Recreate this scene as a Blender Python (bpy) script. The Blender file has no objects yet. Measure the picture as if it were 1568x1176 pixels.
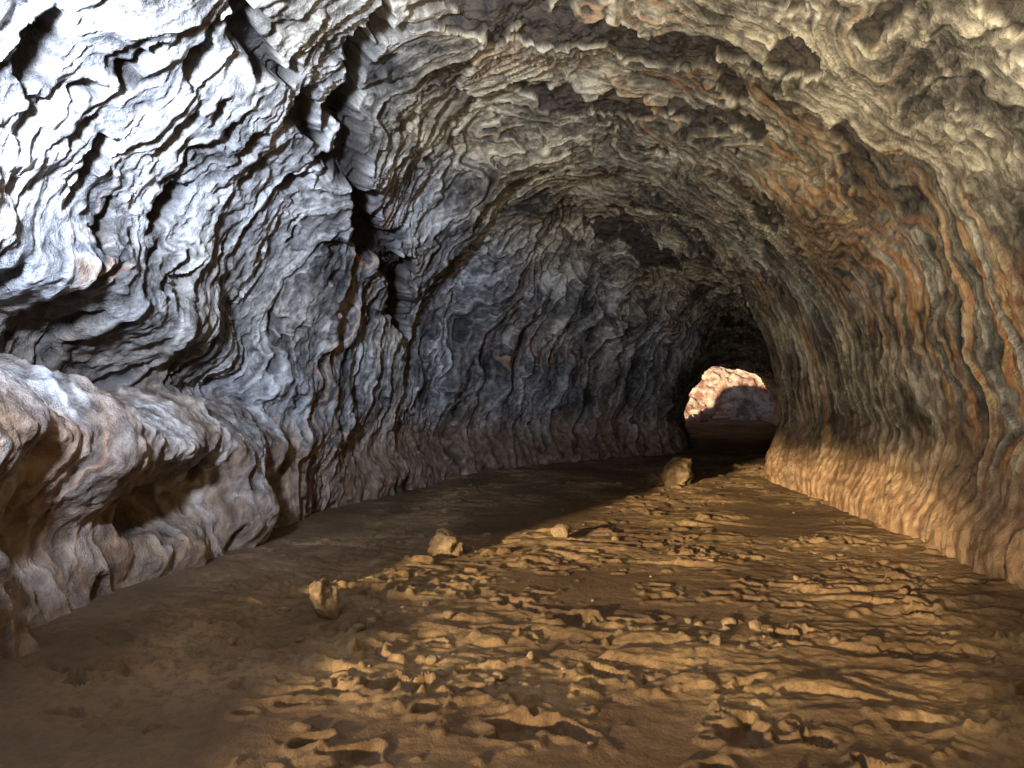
import bpy, math, numpy as np, random
from mathutils import Vector
rng=np.random.RandomState(7); random.seed(7)
# ---------------------------------------------------------------- noise
_perm=rng.permutation(256).astype(np.int32); _perm=np.concatenate([_perm,_perm,_perm])
_g=rng.normal(size=(256,3)).astype(np.float32); _g/=np.linalg.norm(_g,axis=1)[:,None]
def pn(x,y,z):
    x=np.asarray(x,np.float32);y=np.asarray(y,np.float32);z=np.asarray(z,np.float32)
    x,y,z=np.broadcast_arrays(x,y,z)
    xi=np.floor(x).astype(np.int32);yi=np.floor(y).astype(np.int32);zi=np.floor(z).astype(np.int32)
    xf=x-xi;yf=y-yi;zf=z-zi
    u=xf*xf*xf*(xf*(xf*6-15)+10);v=yf*yf*yf*(yf*(yf*6-15)+10);w=zf*zf*zf*(zf*(zf*6-15)+10)
    def gr(a,b,c):
        h=_perm[_perm[_perm[(xi+a)&255]+((yi+b)&255)]+((zi+c)&255)]
        g=_g[h]
        return g[...,0]*(xf-a)+g[...,1]*(yf-b)+g[...,2]*(zf-c)
    x00=gr(0,0,0)*(1-u)+gr(1,0,0)*u; x10=gr(0,1,0)*(1-u)+gr(1,1,0)*u
    x01=gr(0,0,1)*(1-u)+gr(1,0,1)*u; x11=gr(0,1,1)*(1-u)+gr(1,1,1)*u
    return ((x00*(1-v)+x10*v)*(1-w)+(x01*(1-v)+x11*v)*w)*1.5
def fbm(x,y,z,o=4,gain=.5):
    a=1.;t=0.;f=1.
    for i in range(o):
        t=t+a*pn(x*f+17.3*i,y*f-9.1*i,z*f+5.7*i); a*=gain; f*=2.03
    return t
def ridged(x,y,z,o=3,gain=.5):
    a=1.;t=0.;f=1.
    for i in range(o):
        t=t+a*(1-2*np.abs(pn(x*f+7.3*i,y*f-3.1*i,z*f+1.7*i))); a*=gain; f*=2.1
    return t
def ss(a,b,x):
    t=np.clip((x-a)/(b-a),0,1); return t*t*(3-2*t)
# ---------------------------------------------------------------- mesh helper
def grid_mesh(name,P,attrs,mat,mask=None):
    n,m,_=P.shape
    idx=np.arange(n*m).reshape(n,m)
    q=np.stack([idx[:-1,:-1],idx[1:,:-1],idx[1:,1:],idx[:-1,1:]],-1).reshape(-1,4)
    if mask is not None: q=q[mask.reshape(-1)]
    me=bpy.data.meshes.new(name)
    me.vertices.add(n*m); me.vertices.foreach_set('co',P.astype(np.float32).ravel())
    me.loops.add(q.size); me.loops.foreach_set('vertex_index',q.ravel().astype(np.int32))
    me.polygons.add(len(q)); me.polygons.foreach_set('loop_start',np.arange(0,q.size,4,dtype=np.int32))
    me.update(calc_edges=True)
    me.polygons.foreach_set('use_smooth',np.ones(len(q),bool))
    for k,a in attrs.items():
        at=me.attributes.new(k,'FLOAT','POINT'); at.data.foreach_set('value',a.astype(np.float32).ravel())
    me.materials.append(mat)
    ob=bpy.data.objects.new(name,me); bpy.context.scene.collection.objects.link(ob)
    return ob
# ---------------------------------------------------------------- node helper
class NT:
    def __init__(s,name):
        s.m=bpy.data.materials.new(name); s.m.use_nodes=True; s.t=s.m.node_tree; s.t.nodes.clear()
        s.out=s.t.nodes.new('ShaderNodeOutputMaterial'); s.b=s.t.nodes.new('ShaderNodeBsdfPrincipled')
        s.t.links.new(s.b.outputs[0],s.out.inputs[0])
        s.tc=s.t.nodes.new('ShaderNodeTexCoord').outputs['Object']
    def n(s,ty): return s.t.nodes.new(ty)
    def l(s,a,b): s.t.links.new(a,b)
    def attr(s,nm):
        a=s.n('ShaderNodeAttribute'); a.attribute_name=nm; return a.outputs['Fac']
    def noise(s,scale,detail=6,rough=.6,vec=None,dist=0):
        a=s.n('ShaderNodeTexNoise'); a.inputs['Scale'].default_value=scale;a.inputs['Detail'].default_value=detail
        a.inputs['Roughness'].default_value=rough; a.inputs['Distortion'].default_value=dist
        s.l(vec or s.tc,a.inputs['Vector']); return a.outputs['Fac']
    def ramp(s,f,pts):
        r=s.n('ShaderNodeValToRGB'); e=r.color_ramp.elements
        while len(e)<len(pts): e.new(.5)
        for i,(p,c) in enumerate(pts):
            e[i].position=p; e[i].color=(c,c,c,1) if not isinstance(c,tuple) else (*c,1)
        s.l(f,r.inputs[0]); return r.outputs[0]
    def mix(s,f,a,b,mode='MIX'):
        x=s.n('ShaderNodeMix'); x.data_type='RGBA'; x.blend_type=mode
        for i,v in ((0,f),(6,a),(7,b)):
            if isinstance(v,(int,float)): x.inputs[i].default_value=v
            elif isinstance(v,tuple): x.inputs[i].default_value=(*v,1)
            else: s.l(v,x.inputs[i])
        return x.outputs[2]
    def math(s,op,a,b=0):
        x=s.n('ShaderNodeMath'); x.operation=op
        for i,v in ((0,a),(1,b)):
            if isinstance(v,(int,float)): x.inputs[i].default_value=v
            else: s.l(v,x.inputs[i])
        return x.outputs[0]
    def bump(s,h,st,dist,prev=None):
        x=s.n('ShaderNodeBump'); x.inputs['Strength'].default_value=st; x.inputs['Distance'].default_value=dist
        s.l(h,x.inputs['Height'])
        if prev is not None: s.l(prev,x.inputs['Normal'])
        return x.outputs[0]
# ---------------------------------------------------------------- rock wall material
w=NT('lava_tube_rock')
stripe=w.attr('stripe'); pit=w.attr('pit'); orange=w.attr('orange'); dust=w.attr('dust'); hue=w.attr('hue'); mott=w.attr('mott'); crev_shade=w.attr('crevice_shade')
fn=w.noise(30,4,.75)
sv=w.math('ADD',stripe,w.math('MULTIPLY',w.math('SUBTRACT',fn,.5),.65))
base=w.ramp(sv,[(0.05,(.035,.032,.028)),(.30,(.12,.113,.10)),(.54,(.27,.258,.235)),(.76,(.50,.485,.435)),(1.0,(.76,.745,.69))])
tint=w.mix(hue,(1.08,.94,.68),(.92,.95,1.03))
base=w.mix(1.0,base,tint,'MULTIPLY')
oc=w.mix(mott,(.52,.18,.055),(.64,.40,.15))
base=w.mix(w.math('MULTIPLY',orange,.92),base,oc)
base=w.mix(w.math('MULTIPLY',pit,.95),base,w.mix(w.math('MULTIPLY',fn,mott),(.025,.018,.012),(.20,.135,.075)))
base=w.mix(dust,base,w.mix(mott,(.18,.10,.055),(.40,.25,.135)))
base=w.mix(w.math('MULTIPLY',crev_shade,.9),base,(.022,.018,.015))  # shade in grooves, cracks and pits, painted near-black into the albedo
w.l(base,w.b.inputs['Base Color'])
w.l(w.ramp(mott,[(.2,.34),(.8,.7)]),w.b.inputs['Roughness'])
w.b.inputs['Specular IOR Level'].default_value=.5
w.l(w.bump(fn,1.0,.032),w.b.inputs['Normal'])
# ---------------------------------------------------------------- cave shell
ST=np.array([(-3.4,-9,4.0,-9,4.9),(-3.4,-5,4.0,-5,4.9),(-3.45,-1,4.1,-1,5.0),(-3.6,2.5,4.4,2.5,5.1),(-3.6,5.0,4.6,5.0,5.2),
(-3.3,7.5,4.8,7.2,5.2),(-2.75,10,5.0,9.1,5.15),(-1.7,12.8,5.1,10.9,5.05),(.2,15.2,5.2,12.4,4.8),(2.4,16.8,5.75,13.9,4.4),
(4.1,17.9,6.85,15.6,4.05),(5.1,21,8.2,18.6,3.6),(5.9,24.5,9.9,22.8,3.15),(6.6,28,11.4,27,2.75),(6.9,31,12.4,31,2.85)],float)
def catmull(T,t):
    i=np.clip(np.floor(t).astype(int),0,len(T)-2); f=(t-i)[:,None]
    p0=T[np.maximum(i-1,0)];p1=T[i];p2=T[i+1];p3=T[np.minimum(i+2,len(T)-1)]
    return .5*((2*p1)+(-p0+p2)*f+(2*p0-5*p1+4*p2-p3)*f*f+(-p0+3*p1-3*p2+p3)*f**3)
tt=np.linspace(0,len(ST)-1,4000); S=catmull(ST,tt)
mid=(S[:,:2]+S[:,2:4])/2; sl=np.concatenate([[0],np.cumsum(np.linalg.norm(np.diff(mid,axis=0),axis=1))])
ym=mid[:,1]
dens=np.where(ym<2,1/.08,np.where(ym<12,1/.0155,np.where(ym<17.5,1/.028,1/.07)))
cum=np.concatenate([[0],np.cumsum(np.diff(sl)*dens[1:])]); NS=int(cum[-1])
tk=np.interp(np.linspace(0,cum[-1],NS),cum,tt); S=catmull(ST,tk); s_=np.interp(tk,tt,sl)
NW=860
th=np.linspace(0,np.pi,3000); e=2/2.25
cx=-np.sign(np.cos(th))*np.abs(np.cos(th))**e; cz=np.abs(np.sin(th))**e
al=np.concatenate([[0],np.cumsum(np.hypot(np.diff(cx)*3.8,np.diff(cz)*5.4))]); wtot=al[-1]
wd_=1+1.3*ss(.05,.09,al/wtot)*ss(.27,.22,al/wtot); wc=np.cumsum(wd_);wc=(wc-wc[0])/(wc[-1]-wc[0])
w_=np.interp(np.linspace(0,1,NW),wc,al); cx=np.interp(w_,al,cx); cz=np.interp(w_,al,cz)
B0=.45
Cx=(S[:,0]+S[:,2])/2;Cy=(S[:,1]+S[:,3])/2;hx=(S[:,2]-S[:,0])/2;hy=(S[:,3]-S[:,1])/2;H=S[:,4]
P=np.zeros((NS,NW,3))
P[...,0]=Cx[:,None]+hx[:,None]*cx;P[...,1]=Cy[:,None]+hy[:,None]*cx;P[...,2]=-B0+(H[:,None]+B0)*cz
def normals(P):
    a=np.gradient(P,axis=0);b=np.gradient(P,axis=1);n=np.cross(a,b);n/=np.linalg.norm(n,axis=2)[...,None]+1e-9
    return n
N=normals(P)
flip=-1 if N[NS//3,NW//2,2]>0 else 1
N=N*flip
X,Y,Z=P[...,0],P[...,1],P[...,2]
sg,wg=np.meshgrid(s_,w_,indexing='ij')
wn=wg/wtot
left=ss(.42,.30,wn); right=ss(.60,.72,wn); ceil=1-np.maximum(ss(.36,.24,wn),ss(.68,.8,wn))
# large form
d=.26*fbm(X*.42,Y*.42,Z*.42,3)*(1-.5*right)
d+=.28*left*ss(.05,.15,wn)*(ridged(sg*.62+.4*pn(sg*.3,wg*.35,2.),wg*.16,3.3,2)-.3)*ss(5,9,Y)
Lh=N.copy();Lh[...,2]=0;Lh/=np.linalg.norm(Lh,axis=2)[...,None]+1e-6
# left ledge with recess above it
ly=ss(10.2,6.5,Y)*left*ss(2.9,4.0,Y)
wob=.16*fbm(Y*1.1,Z*.5,1.,3)
zt=1.86-.095*(Y-3)+wob
rt=.46*ss(9.0,5.0,Y)+.03
bl=.55+.34*fbm(Y*.8,Z*.7,9.,3)+.14*np.abs(pn(Y*2.1,Z*1.5,3.))
bulge=ss(zt+.12,zt-.48,Z)*bl*(1-.7*np.exp(-((Z-.62-.35*pn(Y*.7,2.,2.))/.28)**2)*ss(-.25,.25,pn(Y*.75,1.,4.)))
rec=-.52*ss(zt-.12,zt+.10,Z)*ss(zt+rt+.16,zt+rt-.10,Z)*ss(9.2,6,Y)*(1+.8*pn(Y*1.1,Z*1.3,7.))
lip=.14*np.exp(-((Z-(zt+rt+.28))/.22)**2)
P1=P+d[...,None]*N+(ly*(bulge+rec+lip))[...,None]*Lh
skirt=right*(.30*ss(.85+.2*pn(sg*.9,1.,2.),.0,Z)+.12*ss(1.1,.75,Z+.25*fbm(sg*.9,wg*.3,6.,2)))
skirt+=left*ss(8,11,Y)*.35*ss(.9,0,Z)
P1+=skirt[...,None]*Lh
N1=normals(P1)*flip
X1,Y1,Z1=P1[...,0],P1[...,1],P1[...,2]
# contour-like flow ribs : overlapping sharp-lipped sheets
warp=fbm(sg*.42,wg*.36,1.7,3)
warp2=fbm(X1*1.4,Y1*1.4,Z1*1.4,3)
fine=fbm(X1*4.,Y1*4.,Z1*3.,3)
amp=.85+3.0*ceil
phi=1.8*sg+amp*warp+(.26+.45*ceil)*warp2+.07*fine
def fr(p): return p-np.floor(p)
def tri(p): return 1-np.abs(2*fr(p)-1)
def shg(p,e=.88):
    f=fr(p); return np.where(f<e,(f/e)**1.4,1-ss(e,1.,f))
p2=phi*2.63+.35*warp2+.18*fine; p3=phi*6.1+.7*fine+1.0*warp2
r1=shg(phi);r2=shg(-p2);r3=shg(p3,.7)
am=ss(-.35,.35,pn(sg*.6,wg*.6,11.)); am3=ss(-.20,.30,fbm(X1*.8,Y1*.8,Z1*.8,2))
near_l=left*ss(8.5,6,Y)*ss(2.2,3.0,Z)
ledgem=left*ss(9,6.5,Y)*ss(zt+.15,zt-.1,Z)
d=((.025+.062*am)*(r1-.5)*(1-.35*right)+(.016+.034*(1-am))*(r2-.5))*(1-.55*near_l)*(1-.5*ledgem)+.015*am3*(r3-.5)*(1-.6*ledgem)
lump=ridged(X1*1.9,Y1*1.9,Z1*1.5,3)
d+=.040*lump*(.22+.40*left+.12*ceil)
cell=np.abs(pn(X1*5,Y1*5,Z1*3.2)+.3*pn(X1*11,Y1*11,Z1*8))
cell2=np.abs(pn(X1*13,Y1*13,Z1*9))
med=fbm(X1*8,Y1*8,Z1*6,3,.6)
d+=.010*med-.050*cell*(.22+.75*left)-.016*cell2
sl_=fbm(sg*4.2+.6*warp2,wg*1.7,81.,2)
slash=ss(.36,.46,sl_)*(.15+.85*left)
d-=.08*slash
# spalled brown patches in the vault
pf=fbm(sg*.85+.45*warp2+.08*fine,wg*.62,21.,3)
for (bx,by,sx_,sy_,k) in [(-.25,6.3,.35,.22,.55),(.7,6.6,.6,.28,.65),(1.6,7.0,.5,.35,.65),(2.3,7.4,.35,.5,.5),(.2,7.9,.6,.25,.5),(1.5,8.6,.5,.25,.4),(1.2,5.6,.5,.16,.45),(2.6,6.0,.3,.4,.35)]:
    pf=np.maximum(pf,k*np.exp(-((X-bx)/sx_)**2-((Y-by)/sy_)**2)+.35*warp2+.12*fine-.06)
pit=ss(.20,.24,pf)*ceil*ss(.34,.44,wn)
sp=fbm(sg*2.3+.5*warp2+.12*fine,wg*.85,31.,3)
pit2=ss(.38,.43,sp)*ss(.17,.22,wn)*ss(.47,.42,wn)*ss(9,7,Y)
wpx=.10*pn(X*3,Y*3,Z*3)+.05*pn(X*8,Y*8,Z*8);wpy=.12*pn(X*3+5,Y*3,Z*3)+.05*pn(X*8+5,Y*8,Z*8)
for (bx,by,bz,rx,ry,rz) in [(-2.6,3.8,3.45,.24,.10,.18),(-2.86,4.6,3.03,.2,.08,.22),(-2.87,5.5,3.1,.2,.09,.2),(-2.6,5.1,3.54,.2,.08,.16),(-2.5,6.2,3.7,.2,.09,.17),(-2.9,5.0,2.7,.2,.06,.2),(-2.45,4.4,3.75,.2,.07,.15)]:
    r=np.sqrt(((X-bx+wpx)/rx)**2+((Y-by+wpy)/ry)**2+((Z-bz)/rz)**2*.8)
    pit2=np.maximum(pit2,ss(1.35,1.15,r))
d-=.07*pit*(1+.5*med)+.24*pit2
def seg_dist(pts,zs=.6,k=1.):
    D=np.full(X.shape,9.)
    wx=X+k*(.20*pn(X*1.7,Y*1.7,Z*1.7)+.12*pn(X*5,Y*5,Z*5)+.05*pn(X*12,Y*12,Z*12));wy=Y+k*.25*pn(X*1.7+9,Y*1.7,Z*1.7)
    for a,b in zip(pts[:-1],pts[1:]):
        a=np.array(a);b=np.array(b);ab=b-a;L=(ab[:2]**2).sum()+(zs*ab[2])**2
        t=np.clip(((wx-a[0])*ab[0]+(wy-a[1])*ab[1]+zs*zs*(Z-a[2])*ab[2])/L,0,1)
        D=np.minimum(D,np.sqrt((wx-a[0]-t*ab[0])**2+(wy-a[1]-t*ab[1])**2+(zs*(Z-a[2]-t*ab[2]))**2))
    return D
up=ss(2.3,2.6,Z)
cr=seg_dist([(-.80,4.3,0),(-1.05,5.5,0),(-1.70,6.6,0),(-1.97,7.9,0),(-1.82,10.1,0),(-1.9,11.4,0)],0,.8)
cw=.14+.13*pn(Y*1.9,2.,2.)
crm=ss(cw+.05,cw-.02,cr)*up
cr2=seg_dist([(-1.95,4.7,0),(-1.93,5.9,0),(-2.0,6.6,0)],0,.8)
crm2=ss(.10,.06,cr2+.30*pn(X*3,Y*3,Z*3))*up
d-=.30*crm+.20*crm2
P2=P1+d[...,None]*N1
# attributes
n9=fbm(X1*9,Y1*9,Z1*9,2)
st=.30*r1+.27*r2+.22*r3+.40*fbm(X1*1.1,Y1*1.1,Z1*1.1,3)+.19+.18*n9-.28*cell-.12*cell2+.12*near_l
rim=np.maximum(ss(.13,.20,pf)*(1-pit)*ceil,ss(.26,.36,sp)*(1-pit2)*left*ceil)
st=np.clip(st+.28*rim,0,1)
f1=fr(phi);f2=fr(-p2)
crev_shade=np.maximum(ss(.87,.92,f1)*ss(1.,.96,f1)*am*.85,ss(.87,.92,f2)*ss(1.,.96,f2)*(1-am)*.85)*(1-.6*near_l)*(1-.6*ledgem)  # painted shade lines along the rib lips
crev_shade=np.maximum(crev_shade,slash*.8)
crev_shade=np.maximum(crev_shade,np.maximum(crm,crm2))
crev_shade=np.maximum(crev_shade,pit2*.8)
crev_shade=np.maximum(crev_shade,pit*.35)
oc=seg_dist([(2.3,8.3,4.5),(3.2,7.9,3.75),(3.74,7.2,2.85),(4.1,6.3,1.6)])
q=tri(phi*1.31+.2*warp2)
orange=ss(1.6,.2,oc)*ss(.5,.8,q)*ss(-.45,.1,pn(sg*1.3,wg*.6,41.))
orange=np.maximum(orange,.7*right*ss(.65,.92,tri(phi*1.31+.4))*ss(-.2,.3,pn(sg*.7,wg*.4,51.)))
orange=np.maximum(orange,.5*ss(.2,.45,fbm(sg*.7,wg*.5,61.,3))*ss(.55,.9,r2))
orange=orange*(1-.75*near_l)
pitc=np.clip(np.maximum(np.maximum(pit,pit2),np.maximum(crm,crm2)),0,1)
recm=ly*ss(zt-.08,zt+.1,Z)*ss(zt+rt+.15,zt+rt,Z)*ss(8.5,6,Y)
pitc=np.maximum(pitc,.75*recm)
dust=np.clip(ss(1.35,.45,Z+.35*fbm(sg*.8,wg*.5,71.,3)+.25*(r2-.5)),0,1)*(.6+.35*right)
dust=np.maximum(dust,ledgem*np.clip(.42+.5*fbm(X1*1.3,Y1*1.3,Z1*1.3,3),0,.85))
hue=np.clip(.20+.7*left+.5*fbm(X*.5,Y*.5,Z*.5,2)-.20*ceil,0,1)
mott=np.clip(.5+.9*n9,0,1)
fc=(P2[:-1,:-1]+P2[1:,1:])/2; nb=.9*fbm(fc[...,1]*.9,fc[...,2]*.9,3.,4,.65)
hole=(fc[...,0]<-1.2)&(fc[...,1]>-4.2+nb)&(fc[...,1]<3.1+nb*.5)&(fc[...,2]>.50+nb*.35)&(fc[...,2]<2.7+nb*.5)
cave=grid_mesh('lava_tube_cave_wall',P2,dict(stripe=st,pit=pitc,orange=orange,dust=dust,hue=hue,mott=mott,crevice_shade=np.clip(crev_shade,0,1)),w.m,~hole)
# ---------------------------------------------------------------- floor
g=NT('cave_floor_dirt')
a2=g.noise(15,5,.75)
col=g.mix(g.attr('tone'),(.125,.075,.038),(.28,.182,.09))
col=g.mix(g.ramp(a2,[(.36,.65),(.55,0)]),col,(.07,.042,.023))
lowf=g.attr('sand'); col=g.mix(g.math('MULTIPLY',lowf,.6),col,(.09,.053,.030))
g.l(col,g.b.inputs['Base Color']); g.b.inputs['Roughness'].default_value=.85; g.b.inputs['Specular IOR Level'].default_value=.25
g.l(g.bump(a2,.8,.02),g.b.inputs['Normal'])
def axis(segs):
    o=[]
    for a,b,n in segs: o.append(np.linspace(a,b,n,endpoint=False))
    o.append([segs[-1][1]]); return np.concatenate(o)
xs=axis([(-400,-40,10),(-40,-6,30),(-6,-4,25),(-4,5.6,560),(5.6,13,120),(13,60,30),(60,400,10)])
ys=axis([(-300,-30,8),(-30,0,30),(0,2,30),(2,8,480),(8,14,300),(14,19,110),(19,48,140),(48,400,20)])
GX,GY=np.meshgrid(xs,ys,indexing='ij')
z0=GX*0
ins=ss(-5,-3,GX)*ss(14,12,GX)*ss(-2,1,GY)*ss(40,34,GY)
FH=.08*fbm(GX*.33,GY*.33,z0,2)
rough=ss(-.25,.35,fbm(GX*.4,GY*.4,z0+9,2)+.25*ss(3.2,5,GY)-.05)*ss(-3.2,-2.0,GX-.15*(GY-5))
q=2.2*fbm(GX*.35+.1*GY,GY*1.1+.10*GX,z0+5,4)+.25*GY+.04*GX; f=q-np.floor(q)
FH+=.048*(ss(0,.8,f)-ss(.9,1.0,f))*rough*ss(2.2,4,GY)*ss(-.25,.2,pn(GX*.8,GY*1.1,z0+77))
q2=1.5*fbm(GX*.9+.2*GY,GY*3.2+.3*GX,z0+15,4)+.3*GY;f2=q2*2-np.floor(q2*2)
FH+=.014*(ss(0,.75,f2)-ss(.9,1,f2))*rough*ss(.05,.4,pn(GX*.9,GY*1.3,z0+3))
FH+=(.004+.012*rough)*fbm(GX*4,GY*6.0,z0+3,5,.64)
FH+=.038*ss(.45,.58,fbm(GX*2.3,GY*3.3,z0+33,3))*rough
FH+=.28*ss(26,31,GY)*ss(3,7,GX)*ss(16,13,GX)+.10*ss(-1.6,-3.2,GX-.12*(GY-5))*ss(10,8,GY)-.12
FH=FH*ins-(1-ins)*.15
for i in range(170):
    fx=rng.uniform(-2.6,4.0);fy=rng.uniform(2.3,7.5);an=rng.uniform(-.7,.7);dp=rng.uniform(.025,.085)
    la=rng.uniform(.04,.14);lb=la*rng.uniform(.35,.8)
    ix=np.where(np.abs(xs-fx)<.5)[0];iy=np.where(np.abs(ys-fy)<.5)[0];sx=GX[np.ix_(ix,iy)]-fx;sy=GY[np.ix_(ix,iy)]-fy
    u=sx*np.cos(an)+sy*np.sin(an);v=-sx*np.sin(an)+sy*np.cos(an)
    r=np.sqrt((u/la)**2+(v/lb)**2)*(1+.9*pn(sx*9+i,sy*9,0.))
    FH[np.ix_(ix,iy)]+= -dp*ss(1.1,.7,r)+dp*.35*np.exp(-((r-1.35)/.3)**2)
tone=np.clip(.5+.8*fbm(GX*1.1,GY*1.1,z0+2,4,.6),0,1)
floor=grid_mesh('ground',np.stack([GX,GY,FH],-1),dict(sand=1-rough,tone=tone),g.m)
def fz(x,y):
    i=np.argmin(abs(xs-x));j=np.argmin(abs(ys-y));return FH[i,j]
# ---------------------------------------------------------------- rocks
def rockmat(name,c1,c2):
    k=NT(name); n=k.noise(9,7,.7)
    c=k.mix(k.ramp(n,[(.38,0),(.62,1)]),c1,c2)
    k.l(c,k.b.inputs['Base Color']);k.b.inputs['Roughness'].default_value=.85
    k.l(k.bump(n,.9,.04),k.b.inputs['Normal']);return k.m
mr=rockmat('tan_rock',(.13,.082,.045),(.33,.23,.13)); mp=rockmat('pale_pink_rock',(.50,.28,.24),(.78,.60,.54))
import bmesh
def rock_verts(seed,sub,cuts=9):
    bm=bmesh.new();bmesh.ops.create_icosphere(bm,subdivisions=sub,radius=1)
    v=np.array([q.co[:] for q in bm.verts]);f=[[q.index for q in fa.verts] for fa in bm.faces];bm.free()
    r=np.random.RandomState(seed)
    for i in range(cuts):
        n=r.normal(size=3);n/=np.linalg.norm(n);dd=r.uniform(.5,.8);t=v@n-dd
        v-=np.clip(t,0,None)[:,None]*n*.95
    s=r.uniform(0,50); v*=(1+.2*fbm(v[:,0]*1.8+s,v[:,1]*1.8,v[:,2]*1.8,4))[:,None]
    return v,f
def make(name,items,mat):
    V=[];F=[];o=0
    for (x,y,z,sx,sy,sz,rot,seed,sub) in items:
        v,f=rock_verts(seed,sub);v=v*np.array([sx,sy,sz]);c,s=math.cos(rot),math.sin(rot)
        v=np.stack([v[:,0]*c-v[:,1]*s+x,v[:,0]*s+v[:,1]*c+y,v[:,2]+z],-1)
        V.append(v);F+= [[a+o for a in q] for q in f];o+=len(v)
    me=bpy.data.meshes.new(name);me.from_pydata(np.concatenate(V).tolist(),[],F);me.materials.append(mat);me.update()
    me.polygons.foreach_set('use_smooth',np.ones(len(me.polygons),bool))
    ob=bpy.data.objects.new(name,me);bpy.context.scene.collection.objects.link(ob);return ob
def R(x,y,sx,sy,sz,rot,seed,sub=4,up=.45): return (x,y,fz(x,y)+sz*up,sx,sy,sz,rot,seed,sub)
make('boulder',[R(2.95,12.1,.46,.33,.36,.3,3,5),R(2.58,12.0,.26,.16,.15,.9,4)],mr)
make('rock',[R(-1.38,5.0,.135,.11,.20,.4,12,5,.6)],mr)
make('rock.001',[R(-.70,6.9,.21,.14,.17,.2,6,5,.6)],mr)
make('rock.002',[R(.56,7.5,.13,.09,.10,.1,8,4)],mr)
items=[]
for cxx,cyy,n,sp_,sz in [(-1.25,4.55,7,.3,.05),(-1.0,5.3,6,.4,.04),(-.6,5.1,6,.4,.035),(1.6,4.6,8,.3,.04),(-.1,4.1,6,.35,.03),(1.7,7,6,1.2,.03)]:
    for i in range(n):
        s=sz*random.uniform(.5,1.5);items.append(R(cxx+random.gauss(0,sp_),cyy+random.gauss(0,sp_*.6),s*1.2,s,s*.75,random.random()*3,random.randint(0,9999),2,.3))
for i in range(50):
    x=random.uniform(-2.6,4.3);y=random.uniform(2.6,13);s=random.uniform(.008,.02)
    items.append(R(x,y,s*1.2,s,s*.7,random.random()*3,random.randint(0,9999),2,.3))
make('loose_stones',items,mr)
# ---------------------------------------------------------------- far daylight pit : rubble slope
xa=np.linspace(1,24,240);ya=np.linspace(32.5,52,160);RX,RY=np.meshgrid(xa,ya,indexing='ij')
RZ=-.1+1.15*(RY-33.5)*.62+ .9*fbm(RX*.35,RY*.35,1.,3)+.35*ridged(RX*.9,RY*.9,2.,3)*.7+.25*fbm(RX*2,RY*2,5.,3)
RZ=np.clip(RZ,-.3,9+RZ*.1)
pm=NT('sunlit_pink_rock');pn1=pm.noise(1.6,8,.7)
pm.l(pm.mix(pm.ramp(pn1,[(.42,0),(.6,1)]),(.36,.18,.15),(.82,.70,.67)),pm.b.inputs['Base Color']);pm.b.inputs['Roughness'].default_value=.9
pm.l(pm.bump(pn1,1,.35),pm.b.inputs['Normal'])
grid_mesh('rubble_slope',np.stack([RX,RY,RZ],-1),{},pm.m)
it=[]
for i in range(90):
    x=random.uniform(5.5,14);y=random.uniform(32,37);s=random.uniform(.08,.4)
    z=max(.1,-.1+.71*(y-33.5))
    it.append((x,y,z+.1,s*1.3,s,s*.8,random.random()*3,i,3))
make('collapse_boulders',it,mp)
# ---------------------------------------------------------------- sky, sun, added fill lamps
AZ=math.radians(35);EL=math.radians(9)
dv=Vector((math.sin(AZ)*math.cos(EL),math.cos(AZ)*math.cos(EL),-math.sin(EL)))
wd=bpy.data.worlds.new('World');bpy.context.scene.world=wd;wd.use_nodes=True
sk=wd.node_tree.nodes.new('ShaderNodeTexSky');sk.sky_type='NISHITA';sk.sun_disc=False
sk.sun_elevation=EL;sk.sun_rotation=math.atan2(-dv.x,-dv.y)
bg=wd.node_tree.nodes['Background'];bg.inputs[1].default_value=.05;wd.node_tree.links.new(sk.outputs[0],bg.inputs[0])
def lamp(name,ty,loc,dirv,en,col,**k):
    L=bpy.data.lights.new(name,ty);L.energy=en;L.color=col
    for a,b in k.items(): setattr(L,a,b)
    o=bpy.data.objects.new(name,L);o.location=loc;o.rotation_euler=Vector(dirv).to_track_quat('-Z','Y').to_euler()
    bpy.context.scene.collection.objects.link(o);return o
lamp('sun','SUN',(-10,-10,8),dv,9,(1,.78,.46),angle=math.radians(2.2))
lamp('side_fill_lamp','AREA',(-1.8,1.2,2.8),(-.6,1,.50),820,(.62,.74,1.0),size=.4,spread=math.radians(128))  # added fill inside the tube, stands in for daylight from the side
lamp('rear_fill_lamp','AREA',(0.0,-.6,1.0),(.56,.50,.70),540,(1,.93,.79),size=.4,spread=math.radians(112))  # added fill beside the camera to brighten right wall and vault
# ---------------------------------------------------------------- camera
cam=bpy.data.cameras.new('camera');co=bpy.data.objects.new('camera',cam);bpy.context.scene.collection.objects.link(co)
cam.sensor_width=36;cam.lens=18/math.tan(math.radians(37.5));cam.clip_end=1500;cam.clip_start=.05
co.location=(0,0,1.55);co.rotation_euler=(math.radians(90.7),0,0);bpy.context.scene.camera=co
vs=bpy.context.scene.view_settings;vs.view_transform='Standard';vs.look='None';vs.exposure=0
